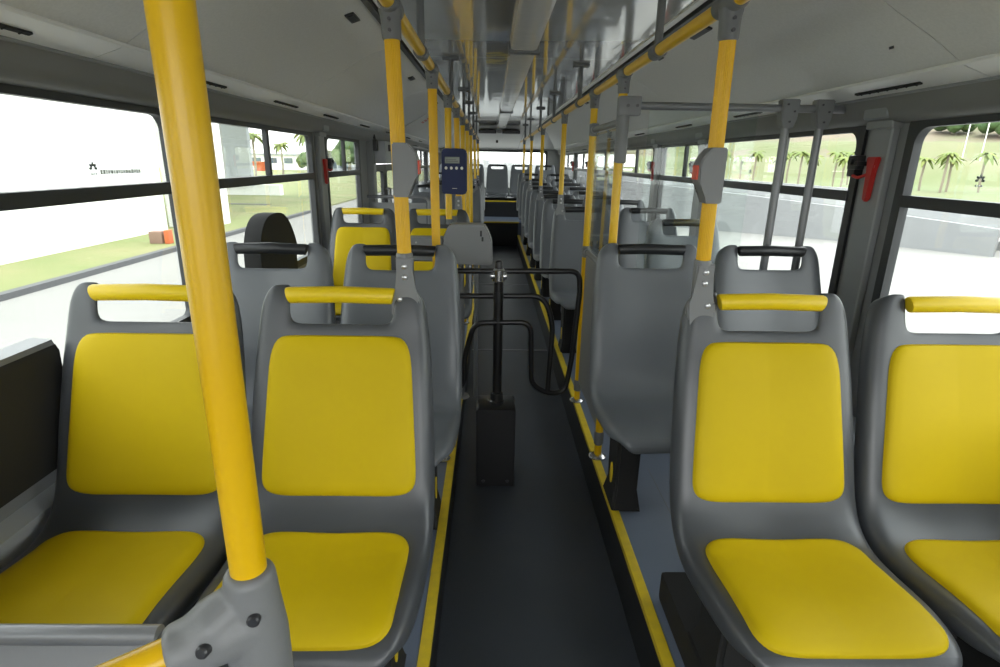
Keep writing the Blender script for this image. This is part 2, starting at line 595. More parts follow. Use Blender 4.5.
# seams of the bulkhead
b = MB()
for x in (-0.30, 0.52):
    b.prism([(YB, 2.028), (Y1 - 0.16, 1.741), (Y1 - 0.16, 1.737), (YB, 2.024)], 'x', x, x + 0.008)
struct(b.build('trim_82', M_fit))
gr = empty('air_vent', (0.11, 9.75, 1.985))
tag(gr, 'long black slotted air vent where the ceiling drops at the back', 'vent')
for sx in (-1, 1):
    b = MB()
    b.box(sx * 0.045 if sx > 0 else -0.34, 0.34 if sx > 0 else -0.045, -0.10, 0.10, -0.055, 0.0, 0.015)
    b.build('grille', M_black, gr)
    b = MB()
    for k in range(6):
        b.box(sx * 0.2 - 0.13, sx * 0.2 + 0.13, -0.105, -0.10, -0.048 + k * 0.008, -0.045 + k * 0.008)
    b.build('slats', M_bolt, gr)
MB().box(-0.04, 0.04, -0.10, 0.0, -0.05, 0.0, 0.01).build('housing', M_fit, gr)
k = MB().cyl((0.085, 11.0, 1.860), (0.085, 10.985, 1.836), 0.022, 20).build('ceiling_camera', M_black)
tag(k, 'small round black camera dome on the sloping panel above the rear window', 'camera')

# front bulkhead with windscreen opening (behind the camera)
b = MB()
b.box(XL - WT, XL + 0.1, Y0 - 0.1, Y0, -0.35, 2.1)
b.box(XR - 0.1, XR + WT, Y0 - 0.1, Y0, -0.35, 2.1)
b.box(XL, XR, Y0 - 0.1, Y0, -0.35, 0.75)
b.box(XL, XR, Y0 - 0.1, Y0, 1.85, 2.1)
struct(b.build('wall_front', M_wall))

# black slots in the pale strip and in the cove
slots = []
for side in (-1, 1):
    ysl = (1.06, 2.0, 2.82, 3.62, 4.60, 5.7, 7.0, 8.2) if side < 0 else (0.9, 1.84, 2.9, 3.9, 5.1, 6.4, 7.6)
    proto = None
    for i, y in enumerate(ysl):
        if proto is None:
            ang = math.atan2(1.762 - 1.738, 0.07)
            b = MB().box(-0.006, 0.006, 0.0, 0.32, -0.003, 0.006, 0.002)
            for q in range(7):
                b.box(-0.0065, 0.0065, 0.02 + q * 0.045, 0.024 + q * 0.045, -0.0045, 0.0)
            b.bm.transform(Matrix.Rotation(-ang if side < 0 else ang, 4, 'Y'))
            proto = b.build('air_slot', M_blackp)
            o = proto
        else:
            o = proto.copy()
            col.objects.link(o)
        x = -1.015 if side < 0 else mirrorx(-1.015)
        o.location = (x, y, 1.7495)
        where = 'left' if side < 0 else 'right'
        nm = ['nearest', 'second nearest', 'third nearest', 'fourth nearest', 'fifth nearest', 'sixth nearest', 'seventh nearest', 'farthest'][i]
        if i == len(ysl) - 1:
            nm = 'farthest'
        tag(o, 'thin black air slot in the pale strip over the %s windows, %s' % (where, nm), 'air slot', 'air slots above the %s windows' % where)
for side in (-1, 1):
    ysl = (2.36, 3.97, 5.6, 7.2) if side < 0 else (2.48, 3.05, 3.98, 5.3, 6.9)
    for i, y in enumerate(ysl):
        ln = 0.11 if side < 0 else (0.2, 0.07, 0.12, 0.12, 0.12)[i]
        b = MB().box(-0.018, 0.018, -ln / 2, ln / 2, -0.004, 0.004, 0.003)
        b.box(-0.010, 0.010, -ln / 2 + 0.01, ln / 2 - 0.01, -0.006, -0.003)
        b.bm.transform(Matrix.Rotation(R(-18) if side < 0 else R(18), 4, 'Y'))
        o = b.build('cove_latch', M_black)
        o.location = (-0.53 if side < 0 else mirrorx(-0.53), y, 2.004)
        where = 'left' if side < 0 else 'right'
        tag(o, 'small black latch plate high on the %s ceiling cove, %s one' % (where, ['nearest', 'second', 'third', 'fourth', 'fifth'][i]), 'latch', 'latch plates on the %s cove' % where)

# roof access panel with a red notice on the left cove
def cove_pt(x):
    pts = [(-0.96, 1.775), (-0.87, 1.832), (-0.75, 1.897), (-0.64, 1.965), (-0.53, 2.008), (-0.44, 2.03)]
    for (a, za), (c, zc) in zip(pts, pts[1:]):
        if a <= x <= c:
            return za + (zc - za) * (x - a) / (c - a)
    return 2.03


b = MB()
xs_ = [-0.92, -0.87, -0.81, -0.75, -0.68, -0.62, -0.56]
low = [(x, cove_pt(x) - 0.012) for x in xs_]
hi = [(x, cove_pt(x) - 0.002) for x in xs_]
b.prism(low + hi[::-1], 'y', 0, 0.95)
o = b.build('access_panel', M_cove)
o.location = (0, 6.0, 0)
tag(o, 'raised grey access panel with a red notice in the left ceiling cove', 'panel')
b = MB()
for i in range(3):
    for j in range(2):
        x = -0.76 + i * 0.03
        y0 = 0.34 + j * 0.09
        b.quad([(x, y0, cove_pt(x) - 0.0135), (x + 0.02, y0, cove_pt(x + 0.02) - 0.0135), (x + 0.02, y0 + 0.07, cove_pt(x + 0.02) - 0.0135), (x, y0 + 0.07, cove_pt(x) - 0.0135)])
b.build('notice', M_warn, o)
# screw near the right seam
o = MB().cyl((1.10, 1.70, 1.822), (1.102, 1.70, 1.815), 0.006, 12).build('panel_screw', M_black)
tag(o, 'tiny dark screw head in the right ceiling cove near the panel seam', 'screw')

# ------------------------------------------------------------------ seats
PROF = [(-.585, .378), (-.588, .406), (-.568, .434), (-.52, .446), (-.45, .446), (-.38, .438), (-.305, .430), (-.252, .433), (-.205, .455), (-.172, .505),
        (-.152, .56), (-.128, .64), (-.103, .72), (-.078, .80), (-.052, .875), (-.044, .908), (-.030, .958), (-.018, .990), (-.010, 1.0)]
HW0 = [.205, .21, .218, .225, .232, .234, .236, .237, .237, .237, .236, .234, .230, .226, .219, .215, .210, .206, .204]
HW1 = [.165, .185, .205, .222, .232, .234, .236, .237, .237, .237, .236, .234, .230, .226, .219, .215, .208, .193, .178]
UC = [0, .20, .40, .60, .74, .86, .93, .975, 1.0]
UD = [-.010, -.008, -.004, 0, .002, .002, -.004, -.018, -.046]


def pnorm(i):
    a = Vector((PROF[max(i - 1, 0)][0], PROF[max(i - 1, 0)][1]))
    c = Vector((PROF[min(i + 1, len(PROF) - 1)][0], PROF[min(i + 1, len(PROF) - 1)][1]))
    t = (c - a).normalized()
    return Vector((-t.y, t.x))      # towards the sitter


def make_shell(sub, m=None):
    bm = bmesh.new()
    us = [(-u, d) for u, d in zip(UC[:0:-1], UD[:0:-1])] + list(zip(UC, UD))
    grid = []
    for i, (y, z) in enumerate(PROF):
        n = pnorm(i)
        row = []
        for u, d in us:
            au = abs(u)
            x = au * HW0[i]
            if i >= len(PROF) - 4 and au >= .60:
                x = .60 * .212 + (au - .60) / .40 * (HW1[i] - .60 * .212)
            elif au > .60:
                x = .60 * HW0[i] + (au - .60) / .40 * (HW1[i] - .60 * HW0[i])
            x = math.copysign(x, u)
            k = 1.0
            if i < 3:
                k = 0.6
            row.append(bm.verts.new((x, y + n.x * d * k, z + n.y * d * k)))
        grid.append(row)
    nc = len(us)
    inner = [j for j in range(nc) if abs(us[j][0]) <= .601]
    jl, jr = inner[0], inner[-1]
    top = len(PROF) - 4       # row where the hand hold opening starts
    for i in range(len(PROF) - 1):
        for j in range(nc - 1):
            if i >= top and jl <= j < jr:
                continue
            bm.faces.new((grid[i][j], grid[i][j + 1], grid[i + 1][j + 1], grid[i + 1][j]))
    bmesh.ops.recalc_face_normals(bm, faces=list(bm.faces))
    mb = MB()
    mb.bm.free()
    mb.bm = bm
    o = mb.build('seat_shell', m or M_shell)
    # make sure face normals look at the sitter
    me = o.data
    c = [p for p in me.polygons if abs(p.center.z - .68) < .06 and abs(p.center.x) < .1][0]
    flip = c.normal.y > 0
    sd_ = o.modifiers.new('s', 'SOLIDIFY')
    sd_.thickness = 0.016
    sd_.offset = 1 if flip else -1
    ss = o.modifiers.new('u', 'SUBSURF')
    ss.levels = sub
    ss.render_levels = sub
    return bake(o)


def surf(x, t):
    """t = index along PROF (float) -> position, normal"""
    i = min(int(t), len(PROF) - 2)
    f = t - i
    p = Vector(PROF[i]).lerp(Vector(PROF[i + 1]), f)
    n = pnorm(i).lerp(pnorm(i + 1), f).normalized()
    hw = HW0[i] * (1 - f) + HW0[i + 1] * f
    u = min(abs(x) / hw, 1)
    d = UD[-1]
    for k in range(len(UC) - 1):
        if UC[k] <= u <= UC[k + 1]:
            d = UD[k] + (UD[k + 1] - UD[k]) * (u - UC[k]) / (UC[k + 1] - UC[k])
    return Vector((x, p.x + n.x * d, p.y + n.y * d)), Vector((0, n.x, n.y))


def make_cushion(name, t0, t1, w0, w1, rings=8, n=128, ex=6.0, h=0.017):
    bm = bmesh.new()
    tc_, th_ = (t0 + t1) / 2, (t1 - t0) / 2
    prof = [(0.0, h), (.3, h), (.6, h * .97), (.8, h * .9), (.9, h * .78), (.955, h * .58), (.985, h * .3), (1.0, -0.004)]
    rr = []
    for rad, hh in prof[1:]:
        ring = []
        for k in range(n):
            an = 2 * math.pi * k / n
            ca, sa = math.cos(an), math.sin(an)
            q = (abs(ca) ** ex + abs(sa) ** ex) ** (-1 / ex)
            a, c = ca * q * rad, sa * q * rad
            t = tc_ + th_ * c
            hw = w0 + (w1 - w0) * (c + 1) / 2
            p, nn = surf(a * hw, t)
            ring.append(bm.verts.new(p + nn * hh))
        rr.append(ring)
    p, nn = surf(0, tc_)
    cv = bm.verts.new(p + nn * h)
    for k in range(n):
        bm.faces.new((cv, rr[0][k], rr[0][(k + 1) % n]))
    for A, B in zip(rr, rr[1:]):
        for k in range(n):
            bm.faces.new((A[k], B[k], B[(k + 1) % n], A[(k + 1) % n]))
    mb = MB()
    mb.bm.free()
    mb.bm = bm
    return mb.build(name, M_cush)


def arc_t(target):          # profile index at a given z on the back or y on the pan
    kind, v = target
    for i in range(len(PROF) - 1):
        a, c = PROF[i], PROF[i + 1]
        if kind == 'z' and i >= 8 and a[1] <= v <= c[1]:
            return i + (v - a[1]) / (c[1] - a[1])
        if kind == 'y' and 2 <= i < 9 and a[0] <= v <= c[0]:
            return i + (v - a[0]) / (c[0] - a[0])


def make_seat(yellow, lod):
    root = empty('bus_seat')
    sh = make_shell(2 if lod == 0 else 1, M_shell if yellow else M_shellg)
    sh.parent = root
    hm = M_yelh if yellow else M_black
    b = MB()
    hw = .129
    b.tube([(-hw, -.030, .975), (-hw * .97, -.030, .976), (0, -.030, .979), (hw * .97, -.030, .976), (hw, -.030, .975)], [.0195, .0205, .021, .0205, .0195], 18)
    h = b.build('grab_bar', hm, root)
    for v in h.data.vertices:
        v.co.y = -.030 + (v.co.y + .030) * 0.9
    if yellow:
        c1 = make_cushion('back_cushion', arc_t(('z', .500)), arc_t(('z', .880)), .196, .172, ex=7.5)
        c1.parent = root
        c2 = make_cushion('seat_cushion', arc_t(('y', -.567)), arc_t(('y', -.232)), .190, .190)
        c2.parent = root
    # under-frame
    b = MB()
    b.box(-.20, .20, -.42, -.38, .375, .415, .006)
    b.box(-.20, .20, -.26, -.22, .375, .415, .006)
    b.box(-.15, -.12, -.50, -.20, .39, .425, .004)
    b.box(.12, .15, -.50, -.20, .39, .425, .004)
    b.build('support_frame', M_blackm, root)
    return root


def make_leg(sgn):
    """sgn -1: leg towards the left of the seat, +1 towards the right"""
    b = MB()
    x0 = sgn * 0.095
    ws = ((.385, .050, -.36, -.15), (.25, .045, -.335, -.17), (.08, .045, -.33, -.19), (.012, .056, -.35, -.17), (0.0, .056, -.35, -.17))
    rings = []
    for z, hw, ya, yb in ws:
        rings.append([b.bm.verts.new(p) for p in ((x0 - hw, ya, z), (x0 + hw, ya, z), (x0 + hw, yb, z), (x0 - hw, yb, z))])
    for A, B in zip(rings, rings[1:]):
        for k in range(4):
            b.bm.faces.new((A[k], A[(k + 1) % 4], B[(k + 1) % 4], B[k]))
    b.bm.faces.new(rings[0])
    b.bm.faces.new(rings[-1][::-1])
    bmesh.ops.bevel(b.bm, geom=[e for e in b.bm.edges if abs(e.verts[0].co.z - e.verts[1].co.z) > .02], offset=.012, segments=3, affect='EDGES')
    leg = b.build('leg', M_blackp)
    b = MB()
    pts = [( -.26 + .018 * math.cos(a), .12 + .045 * math.sin(a)) for a in [2 * math.pi * k / 20 for k in range(20)]]
    xe = x0 + sgn * .0455
    b.prism(pts, 'x', min(xe - sgn * .004, xe + sgn * .003), max(xe - sgn * .004, xe + sgn * .003))
    rf = b.build('reflector', M_yelh, leg)
    rf['label'] = 'yellow oval reflector'
    return leg


protos = {}
for yel in (True, False):
    for lod in (0, 1):
        protos[(yel, lod)] = make_seat(yel, lod)
legs = {-1: make_leg(-1), 1: make_leg(1)}
ROWN = {}
seat_list = []


def seat(x, y, yel, side, label, z=ZP, leg=True, rz=0.0, group='bus seats'):
    lod = 0 if y < 4.5 else 1
    r = copy_tree(protos[(yel, lod)])
    r.location = (x, y, z)
    r.rotation_euler = (0, 0, rz)
    if leg:
        lg = copy_tree(legs[side], r, skip=('reflector',) if leg == 'bare' else ())
        if leg == 'bare':          # these stand on the low plinth
            lg.location.z = .101
            lg.scale.z = .738
    tag(r, label, 'seat', group)
    return r


G1 = 'yellow cushioned priority seats'
G2 = 'plain grey moulded seats'
# front rows
seat(.695, 1.37, True, -1, 'yellow cushioned seat at the front right, next to the aisle', group=G1, leg='bare')
seat(1.170, 1.37, True, -1, 'yellow cushioned seat at the front right, beside the window', group=G1, leg='bare')
seat(-.370, 1.385, True, 1, 'yellow cushioned seat at the front left, next to the aisle', group=G1)
seat(-.845, 1.385, True, 1, 'yellow cushioned seat at the front left, beside the window', group=G1)
seat(.632, 2.23, False, -1, 'grey moulded seat with black grab bar directly behind the front right aisle seat', group=G2)
seat(1.109, 2.23, False, -1, 'grey moulded seat with black grab bar by the window behind the front right pair', group=G2)
seat(-.338, 2.11, False, 1, 'grey moulded seat with black grab bar directly behind the front left aisle seat', group=G2)
seat(-.812, 2.11, False, 1, 'grey moulded seat by the left window in front of the black conductor chair', group=G2)
seat(-.352, 3.72, True, 1, 'yellow cushioned seat behind the grey fare desk, next to the aisle', group=G1)
seat(-.828, 3.72, True, 1, 'yellow cushioned seat behind the black conductor chair, by the left window', group=G1)
seat(1.12, 3.30, False, -1, 'single grey seat behind the glass partition, nearest the right pillar', group=G2)
ys_r = [4.12, 4.98, 5.84, 6.66, 7.47, 8.30, 9.16]
zs_r = [.20, .20, .19, .19, .20, .22, .25]
ordn = ['first', 'second', 'third', 'fourth', 'fifth', 'sixth', 'seventh', 'eighth']
for k, y in enumerate(ys_r):
    zz = zs_r[k]
    seat(.655, y, False, -1, 'grey aisle seat on the right, %s row past the glass partition' % ordn[k], z=zz, group=G2)
    seat(1.13, y, False, -1, 'grey window seat on the right, %s row past the glass partition' % ordn[k], z=zz, group=G2)
ys_l = [7.47, 8.30, 9.16]
for k, y in enumerate(ys_l):
    seat(-.348, y, False, 1, 'grey aisle seat on the left, %s row past the side door' % ordn[k], group=G2)
    seat(-.825, y, False, 1, 'grey window seat on the left, %s row past the side door' % ordn[k], group=G2)
# raised row over the rear wheels
for x, nm in ((-.825, 'left window seat'), (-.35, 'left aisle seat'), (.66, 'right aisle seat'), (1.135, 'right window seat')):
    seat(x, 10.05, False, 1 if x < 0 else -1, 'grey %s in the row just before the rear steps' % nm, z=.31, leg=False, group=G2)
for x0, x1, i in ((XL, LE - .06, 1), (RE + .06, XR, 2)):
    struct(MB().box(x0, x1, 9.42, YS1, ZP, .67, .02).build('trim_%d' % (90 + i), M_wall))
# rear bench
for i, (x, nm) in enumerate(((-.86, 'leftmost'), (-.38, 'second from the left'), (.105, 'central'), (.59, 'second from the right'), (1.08, 'rightmost'))):
    seat(x, 11.92, False, 1, 'grey seat of the last row under the rear window, %s' % nm, z=.44, leg=False, group='seats of the last row')
b = MB().box(XL + .02, XR - .02, 11.50, 12.2, ZS2, .80, .02)
struct(b.build('trim_93', M_riser))
for (k, v) in protos.items():
    for ch in list(v.children):
        bpy.data.objects.remove(ch)
    bpy.data.objects.remove(v)
for v in legs.values():
    for ch in list(v.children):
        bpy.data.objects.remove(ch)
    bpy.data.objects.remove(v)

o = MB().box(.535, 1.38, .55, 1.43, ZP, .30, .015).build('seat_plinth', M_blackp)
tag(o, 'low black plinth on the floor under the front right pair of seats', 'plinth')

# ------------------------------------------------------------------ overhead rails
ZR = 1.825
RXL, RXR = -.228, .495


def rail(x, ysock, yhang, label):
    root = empty('handrail', (x, 0, ZR))
    tag(root, label, 'handrail')
    MB().tube([(0, -1.2, 0), (0, 10.2, 0)], .0165, 20).build('rail_tube', M_yel, root)
    for y in ysock:
        MB().tube([(0, y - .055, 0), (0, y - .05, 0), (0, y + .05, 0), (0, y + .055, 0)], [.019, .0225, .0225, .019], 20).build('sleeve', M_sock, root)
    for y in yhang:
        b = MB()
        b.tube([(0, y - .03, 0), (0, y + .03, 0)], .0225, 20)
        b.tube([(0, y, .012), (0, y, .195)], .0125, 14)
        h = b.build('hanger', M_sock, root)
        b = MB().box(-.045, .045, y - .03, y + .03, .190, .204, .004)
        b.build('flange', M_sock, h)
    return root


SYL = [1.40, 2.27, 3.05, 3.80, 4.5, 5.3, 6.2, 7.4, 8.9]
SYR = [1.32, 2.30, 2.93, 4.11, 5.83, 7.46, 9.15]
rail(RXL, SYL, [.6, 1.95, 3.30, 4.72, 5.75, 7.0, 8.4], 'yellow overhead handrail with grey hangers left of the aisle')
rail(RXR, SYR, [.5, 1.86, 3.45, 4.85, 6.2, 7.8, 9.0], 'yellow overhead handrail with grey hangers right of the aisle')


def pole(x, y, foot, label, zbot=None, rib=True, sy=None, top_len=.072, bdir=1, group=None):
    """foot 'floor' (chrome flange) or 'seat' (bolted bracket on the seat shoulder) or 'plain'"""
    rx = RXL if x < 0.1 else RXR
    yt = sy if sy is not None else y
    z0 = (ZP if foot == 'floor' else 0) if zbot is None else zbot
    root = empty('grab_pole', (x, y, z0))
    tag(root, label, 'pole', group)
    T = Vector((rx - x, yt - y, ZR - z0))
    d = T.normalized()
    L = T.length
    pbot = {'floor': .11, 'seat': .085, 'plain': .0}[foot]
    p0 = Vector((0, 0, pbot)) if foot != 'seat' else Vector((0, 0, .0)) + d * pbot
    p1 = T - d * (top_len - .01)
    MB().tube([p0, p0.lerp(p1, .5), p1], .0172, 56 if rib else 20, rib=.055 if rib else 0).build('pole_tube', M_yelrib if rib else M_yel, root)
    a, c = T - d * top_len, T - d * .012
    b = MB().tube([a, a + d * .004, a.lerp(c, .7), c], [.0195, .0215, .0225, .026], 20)
    sk = b.build('top_socket', M_sock, root)
    for q in (.022, .044):
        p = T - d * (q + .012)
        MB().cyl(p + Vector((0, -.019, 0)), p + Vector((0, -.026, 0)), .004, 10).build('bolt', M_bolt, sk)
    if foot == 'floor':
        b = MB().tube([(0, 0, .004), (0, 0, .009), (0, 0, .014), (0, 0, .02)], [.040, .040, .034, .022], 24)
        b.build('floor_flange', M_chrome, root)
        MB().tube([(0, 0, .02), (0, 0, .075)], .0165, 20).build('lower_tube', M_yel, root)
        MB().tube([(0, 0, .068), (0, 0, .074), (0, 0, .125), (0, 0, .132)], [.018, .0215, .0215, .018], 20).build('collar', M_sock, root)
    if foot == 'seat':
        # bracket: socket tube at the top, flat plate stepping down on the shoulder
        m = Matrix.Identity(4)
        b = MB()
        b.tube([d * .0, d * .01, d * .10, d * .105], [.016, .0205, .0205, .019], 20)
        s = bdir
        pl = [(-.021, .095), (.021, .095), (.021, .012), (.034 * 1, -.004), (.036, -.045), (.022, -.068), (.020, -.094), (-.012, -.094), (-.020, -.060), (-.034, -.030), (-.036, -.005), (-.022, .020)]
        pl = [(px_ * s, pz_) for px_, pz_ in pl]
        b.prism(pl if s > 0 else pl[::-1], 'y', -.026, -.010)
        bmesh.ops.bevel(b.bm, geom=[e for e in b.bm.edges if e.is_boundary is False and abs(e.verts[0].co.y + .026) < 1e-5 and abs(e.verts[1].co.y + .026) < 1e-5], offset=.004, segments=2, affect='EDGES')
        br = b.build('seat_bracket', M_fit, root)
        for (bx, bz) in ((0, .075), (0, .048), (.014, -.008), (-.002, -.070)):
            q = MB().tube([(bx * s, -.025, bz), (bx * s, -.0285, bz), (bx * s, -.030, bz)], [.0075, .0065, .004], 14)
            q.build('bolt', M_boltL, br)
    return root


pole(-.212, 1.385, 'seat', 'ribbed yellow pole rising from the shoulder of the front left aisle seat', zbot=1.175, bdir=-1)
pole(.522, 1.36, 'seat', 'ribbed yellow pole rising from the shoulder of the front right aisle seat', zbot=1.175, bdir=1, sy=1.31)
pole(-.214, 2.27, 'floor', 'full height yellow pole left of the aisle, beside the blue fare machine')
pole(-.228, 3.05, 'plain', 'yellow pole rising from the grey fare desk behind the blue machine', zbot=1.20, rib=False)
pole(-.215, 3.74, 'seat', 'yellow pole on the shoulder of the yellow aisle seat behind the fare desk', zbot=1.175, bdir=-1)
pole(.502, 2.30, 'floor', 'full height yellow pole at the near corner of the glass partition', rib=False)
pole(.497, 2.93, 'floor', 'full height yellow pole at the far corner of the glass partition', rib=False)
for k, y in enumerate((4.11, 5.83, 7.46, 9.15)):
    pole(.492, y, 'seat', 'yellow pole on an aisle seat shoulder right of the aisle, %s past the partition' % ['first', 'second', 'third', 'fourth'][k], zbot=(1.175, 1.165, 1.175, 1.225)[k], rib=False, sy=y, group='seat mounted poles right of the aisle')
for k, y in enumerate((4.5, 5.3, 6.2)):
    pole(-.215, y, 'floor', 'full height yellow pole by the left side door, %s past the fare desk' % ['first', 'second', 'third'][k], rib=False, group='poles by the side door')
for k, y in enumerate((7.46, 9.15)):
    pole(-.215, y, 'seat', 'yellow pole on a seat shoulder left of the aisle, %s one past the door' % ['nearer', 'farther'][k], zbot=1.175, rib=False, bdir=-1, sy=y + .0, group='seat mounted poles left of the aisle')

# big foreground pole with its moulded elbow and the sloping yellow bar
root = empty('grab_pole', (-.262, .515, 1.003))
root.scale = (1.26, 1.26, 1.26)
tag(root, 'thick yellow pole in the left foreground set in a grey moulded elbow', 'pole')
MB().tube([(0, 0, .040), (0, 0, .80)], .0150, 40).build('pole_tube', M_yel, root)
dirb = Vector((-.85, -.42, -.15)).normalized()
b = MB()
b.tube([(0, 0, .052), (0, 0, .047), (0, 0, .02), (0, 0, -.015), (.0, 0, -.06), (0, 0, -.12)], [.0178, .0215, .0235, .027, .027, .026], 28)
b.tube([dirb * -.005, dirb * .02, dirb * .065, dirb * .070], [.026, .0275, .0235, .021], 28)
b.tube([Vector((0, 0, .030)) + dirb * 0.0, Vector((0, 0, .012)) + dirb * .030, dirb * .058], [.016, .024, .020], 20)
e = b.build('elbow', M_fit, root)
rm = e.modifiers.new('r', 'REMESH')
rm.mode = 'VOXEL'
rm.voxel_size = .0022
sm = e.modifiers.new('s', 'SMOOTH')
sm.iterations = 8
bake(e)
e.data.materials.clear()
e.data.materials.append(M_fit)
for p, nn in ((Vector((.010, -.0245, .018)), Vector((.15, -1, .05))), (Vector((-.026, -.0430, .004)), Vector((-.1, -1, .25)))):
    nn = nn.normalized()
    MB().tube([p - nn * .006, p + nn * .0005, p + nn * .002], [.0055, .0055, .0042], 14).build('screw', M_bolt, e)
MB().tube([dirb * .05, dirb * .60], .0150, 28).build('side_bar', M_yel, root)
MB().tube([(0, 0, -.10), (0, 0, -.62)], .0150, 28).build('lower_tube', M_yel, root)

# grey bulkhead panel in the left foreground
root = empty('bulkhead_panel', (-.75, .60, ZP))
tag(root, 'grey bulkhead panel with a tube rail at the lower left edge of the picture', 'panel')
MB().tube([(-.36, 0, .690), (.315, 0, .690)], .013, 16).build('top_rail', M_gtube, root)
MB().box(-.36, .30, -.008, .008, .03, .682, .004).build('panel', M_wall, root)
MB().tube([(.31, 0, .69), (.31, 0, .0)], .013, 16).build('post', M_gtube, root)

# black padded ledge along the left wall
root = empty('wall_box', (-1.13, .55, .80))
tag(root, 'long black box along the left wall below the near window', 'box')
b = MB().prism([(0, -.05), (.055, -.05), (.062, .235), (.055, .25), (0, .25)], 'y', -.8, .80)
b.build('body', M_blackp, root)
root.location.y = .53
MB().prism([(0, .250), (.055, .250), (.050, .262), (0, .266)], 'y', -.8, .798).build('cover', M_gtube, root)  # sky reflection on the box top, put in as a grey sheet
o = MB().prism([(-1.13, .50), (-1.105, .50), (-1.09, .66), (-1.13, .68)], 'y', -.8, 1.35).build('trim_94', M_lgrey)
struct(o)

# ------------------------------------------------------------------ stop button boxes
def stopbox(x, y, z, sgn, label):
    root = empty('stop_button_box', (x, y, z))
    tag(root, label, 'stop button')
    pl = [(-.014, -.060), (-.014, .062), (.022, .062), (.040, .040), (.044, .028), (.044, -.012), (.030, -.030), (.022, -.060)]
    pl = [(px_ * sgn, pz_) for px_, pz_ in pl]
    b = MB().prism(pl if sgn > 0 else pl[::-1], 'y', -.027, .022)
    bmesh.ops.bevel(b.bm, geom=list(b.bm.edges), offset=.003, segments=2, affect='EDGES')
    b.build('housing', M_fit, root)
    xe = .044 * sgn
    k = MB().box(min(xe - sgn * .006, xe + sgn * .004), max(xe - sgn * .006, xe + sgn * .004), -.018, .014, -.008, .024, .003)
    k.build('button', M_redb, root)


stopbox(.510, 1.328, 1.475, -1, 'grey stop request box with red button on the front right yellow pole')
stopbox(-.218, 1.385, 1.475, 1, 'grey stop request box with red button on the front left ribbed pole')

# ------------------------------------------------------------------ fare machine
root = empty('fare_machine', (-.190, 2.96, 1.445))
root.scale = (.94, 1, 1)
tag(root, 'dark blue fare card machine with small display on a yellow pole', 'machine')
b = MB().prism([(-.062, -.108), (.052, -.112), (.066, -.100), (.066, .095), (.052, .112), (-.052, .112), (-.068, .10), (-.068, -.10)], 'y', -.025, .028)
bmesh.ops.bevel(b.bm, geom=list(b.bm.edges), offset=.005, segments=2, affect='EDGES')
b.build('housing', M_navy, root)
MB().box(-.050, .028, -.030, -.024, .040, .072, .002).build('display', M_lcd, root)
for k in range(4):
    MB().cyl((-.044 + k * .028, -.024, .018), (-.044 + k * .028, -.030, .018), .0075, 14).build('key', M_keys, root)
b = MB().box(-.045, .020, -.031, -.029, .050, .053)
b.box(-.045, .010, -.031, -.029, .058, .060)
b.build('display_text', M_black, root)
MB().box(-.012, .014, -.0265, -.0245, -.082, -.080).build('maker_mark', M_keys, root)
b = MB().tube([(-.05, .055, -.05), (-.05, .055, .05)], .022, 18)
b.box(-.065, -.035, .02, .06, -.03, .03)
b.build('mounting_clamp', M_black, root)

# ------------------------------------------------------------------ fare desk
root = empty('fare_desk', (-.12, 2.95, ZP))
tag(root, 'light grey plastic fare desk with sloping shoulders beside the turnstile', 'desk')
pl = [(-.128, .785), (.122, .780), (.130, .790), (.124, .900), (.104, .955), (.082, .988), (-.092, .988), (-.112, .960), (-.120, .92), (-.128, .90)]
b = MB().prism(pl, 'y', -.06, .06)
bmesh.ops.bevel(b.bm, geom=list(b.bm.edges), offset=.007, segments=2, affect='EDGES')
b.build('desk_body', M_desk, root)
b = MB().box(-.315, -.13, -.03, .07, .79, .915, .02, 3)
b.build('side_housing', M_desk, root)
MB().cyl((-.27, -.028, .89), (-.27, -.034, .89), .005, 12).build('screw', M_boltL, root)
b = MB().tube([(.04, .045, 0), (.04, .045, .79)], .012, 14)
b.build('post', M_gtube, root)
b = MB()
b.box(.062, .072, -.067, -.058, .930, .960, .002)
b.box(.070, .080, -.067, -.058, .905, .928, .002)
b.build('cash_slot', M_black, root)
MB().cyl((-.095, -.058, .79), (-.095, -.066, .79), .006, 12).build('screw', M_boltL, root)
b = MB().tube([(-.04, .03, .0), (-.04, .03, .775)], .016, 16)
b.build('post', M_gtube, root)
b = MB().tube([(-.04, .03, .0), (-.04, .03, .012)], [.045, .04], 20)
b.build('foot', M_gtube, root)

# ------------------------------------------------------------------ conductor chair
root = empty('conductor_chair', (-.93, 2.72, ZP))
tag(root, 'black padded high back conductor chair by the left window', 'chair')
b = MB()
outline = []
for k in range(28):
    a = math.pi * k / 27
    ca, sa = math.cos(a), math.sin(a)
    wd = .275 if ca > 0 else .225
    outline.append((wd * math.copysign(abs(ca) ** .75, ca), .812 + .235 * abs(sa) ** (1.5 if ca > 0 else .8)))
outline = [(.25, .42)] + outline + [(-.225, .42)]
b.prism(outline, 'x', -.17, -.095)
bmesh.ops.bevel(b.bm, geom=[e for e in b.bm.edges if abs(e.verts[0].co.x - e.verts[1].co.x) < 1e-5], offset=.032, segments=4, affect='EDGES')
o = b.build('backrest', M_blackp, root)
b = MB().box(-.16, .26, -.23, .23, .36, .46, .035, 4)
b.build('seat_pad', M_blackp, root)
b = MB().tube([(.05, 0, 0.0), (.05, 0, .02), (.05, 0, .03), (.05, 0, .37)], [.16, .15, .035, .035], 24)
b.build('pedestal', M_blackm, root)
b = MB().tube(fillet([(-.12, .25, .44), (-.12, .25, .62), (.12, .25, .62)], .04), .016, 12)
b.tube(fillet([(-.12, -.25, .44), (-.12, -.25, .62), (.12, -.25, .62)], .04), .016, 12)
b.build('armrest', M_black, root)

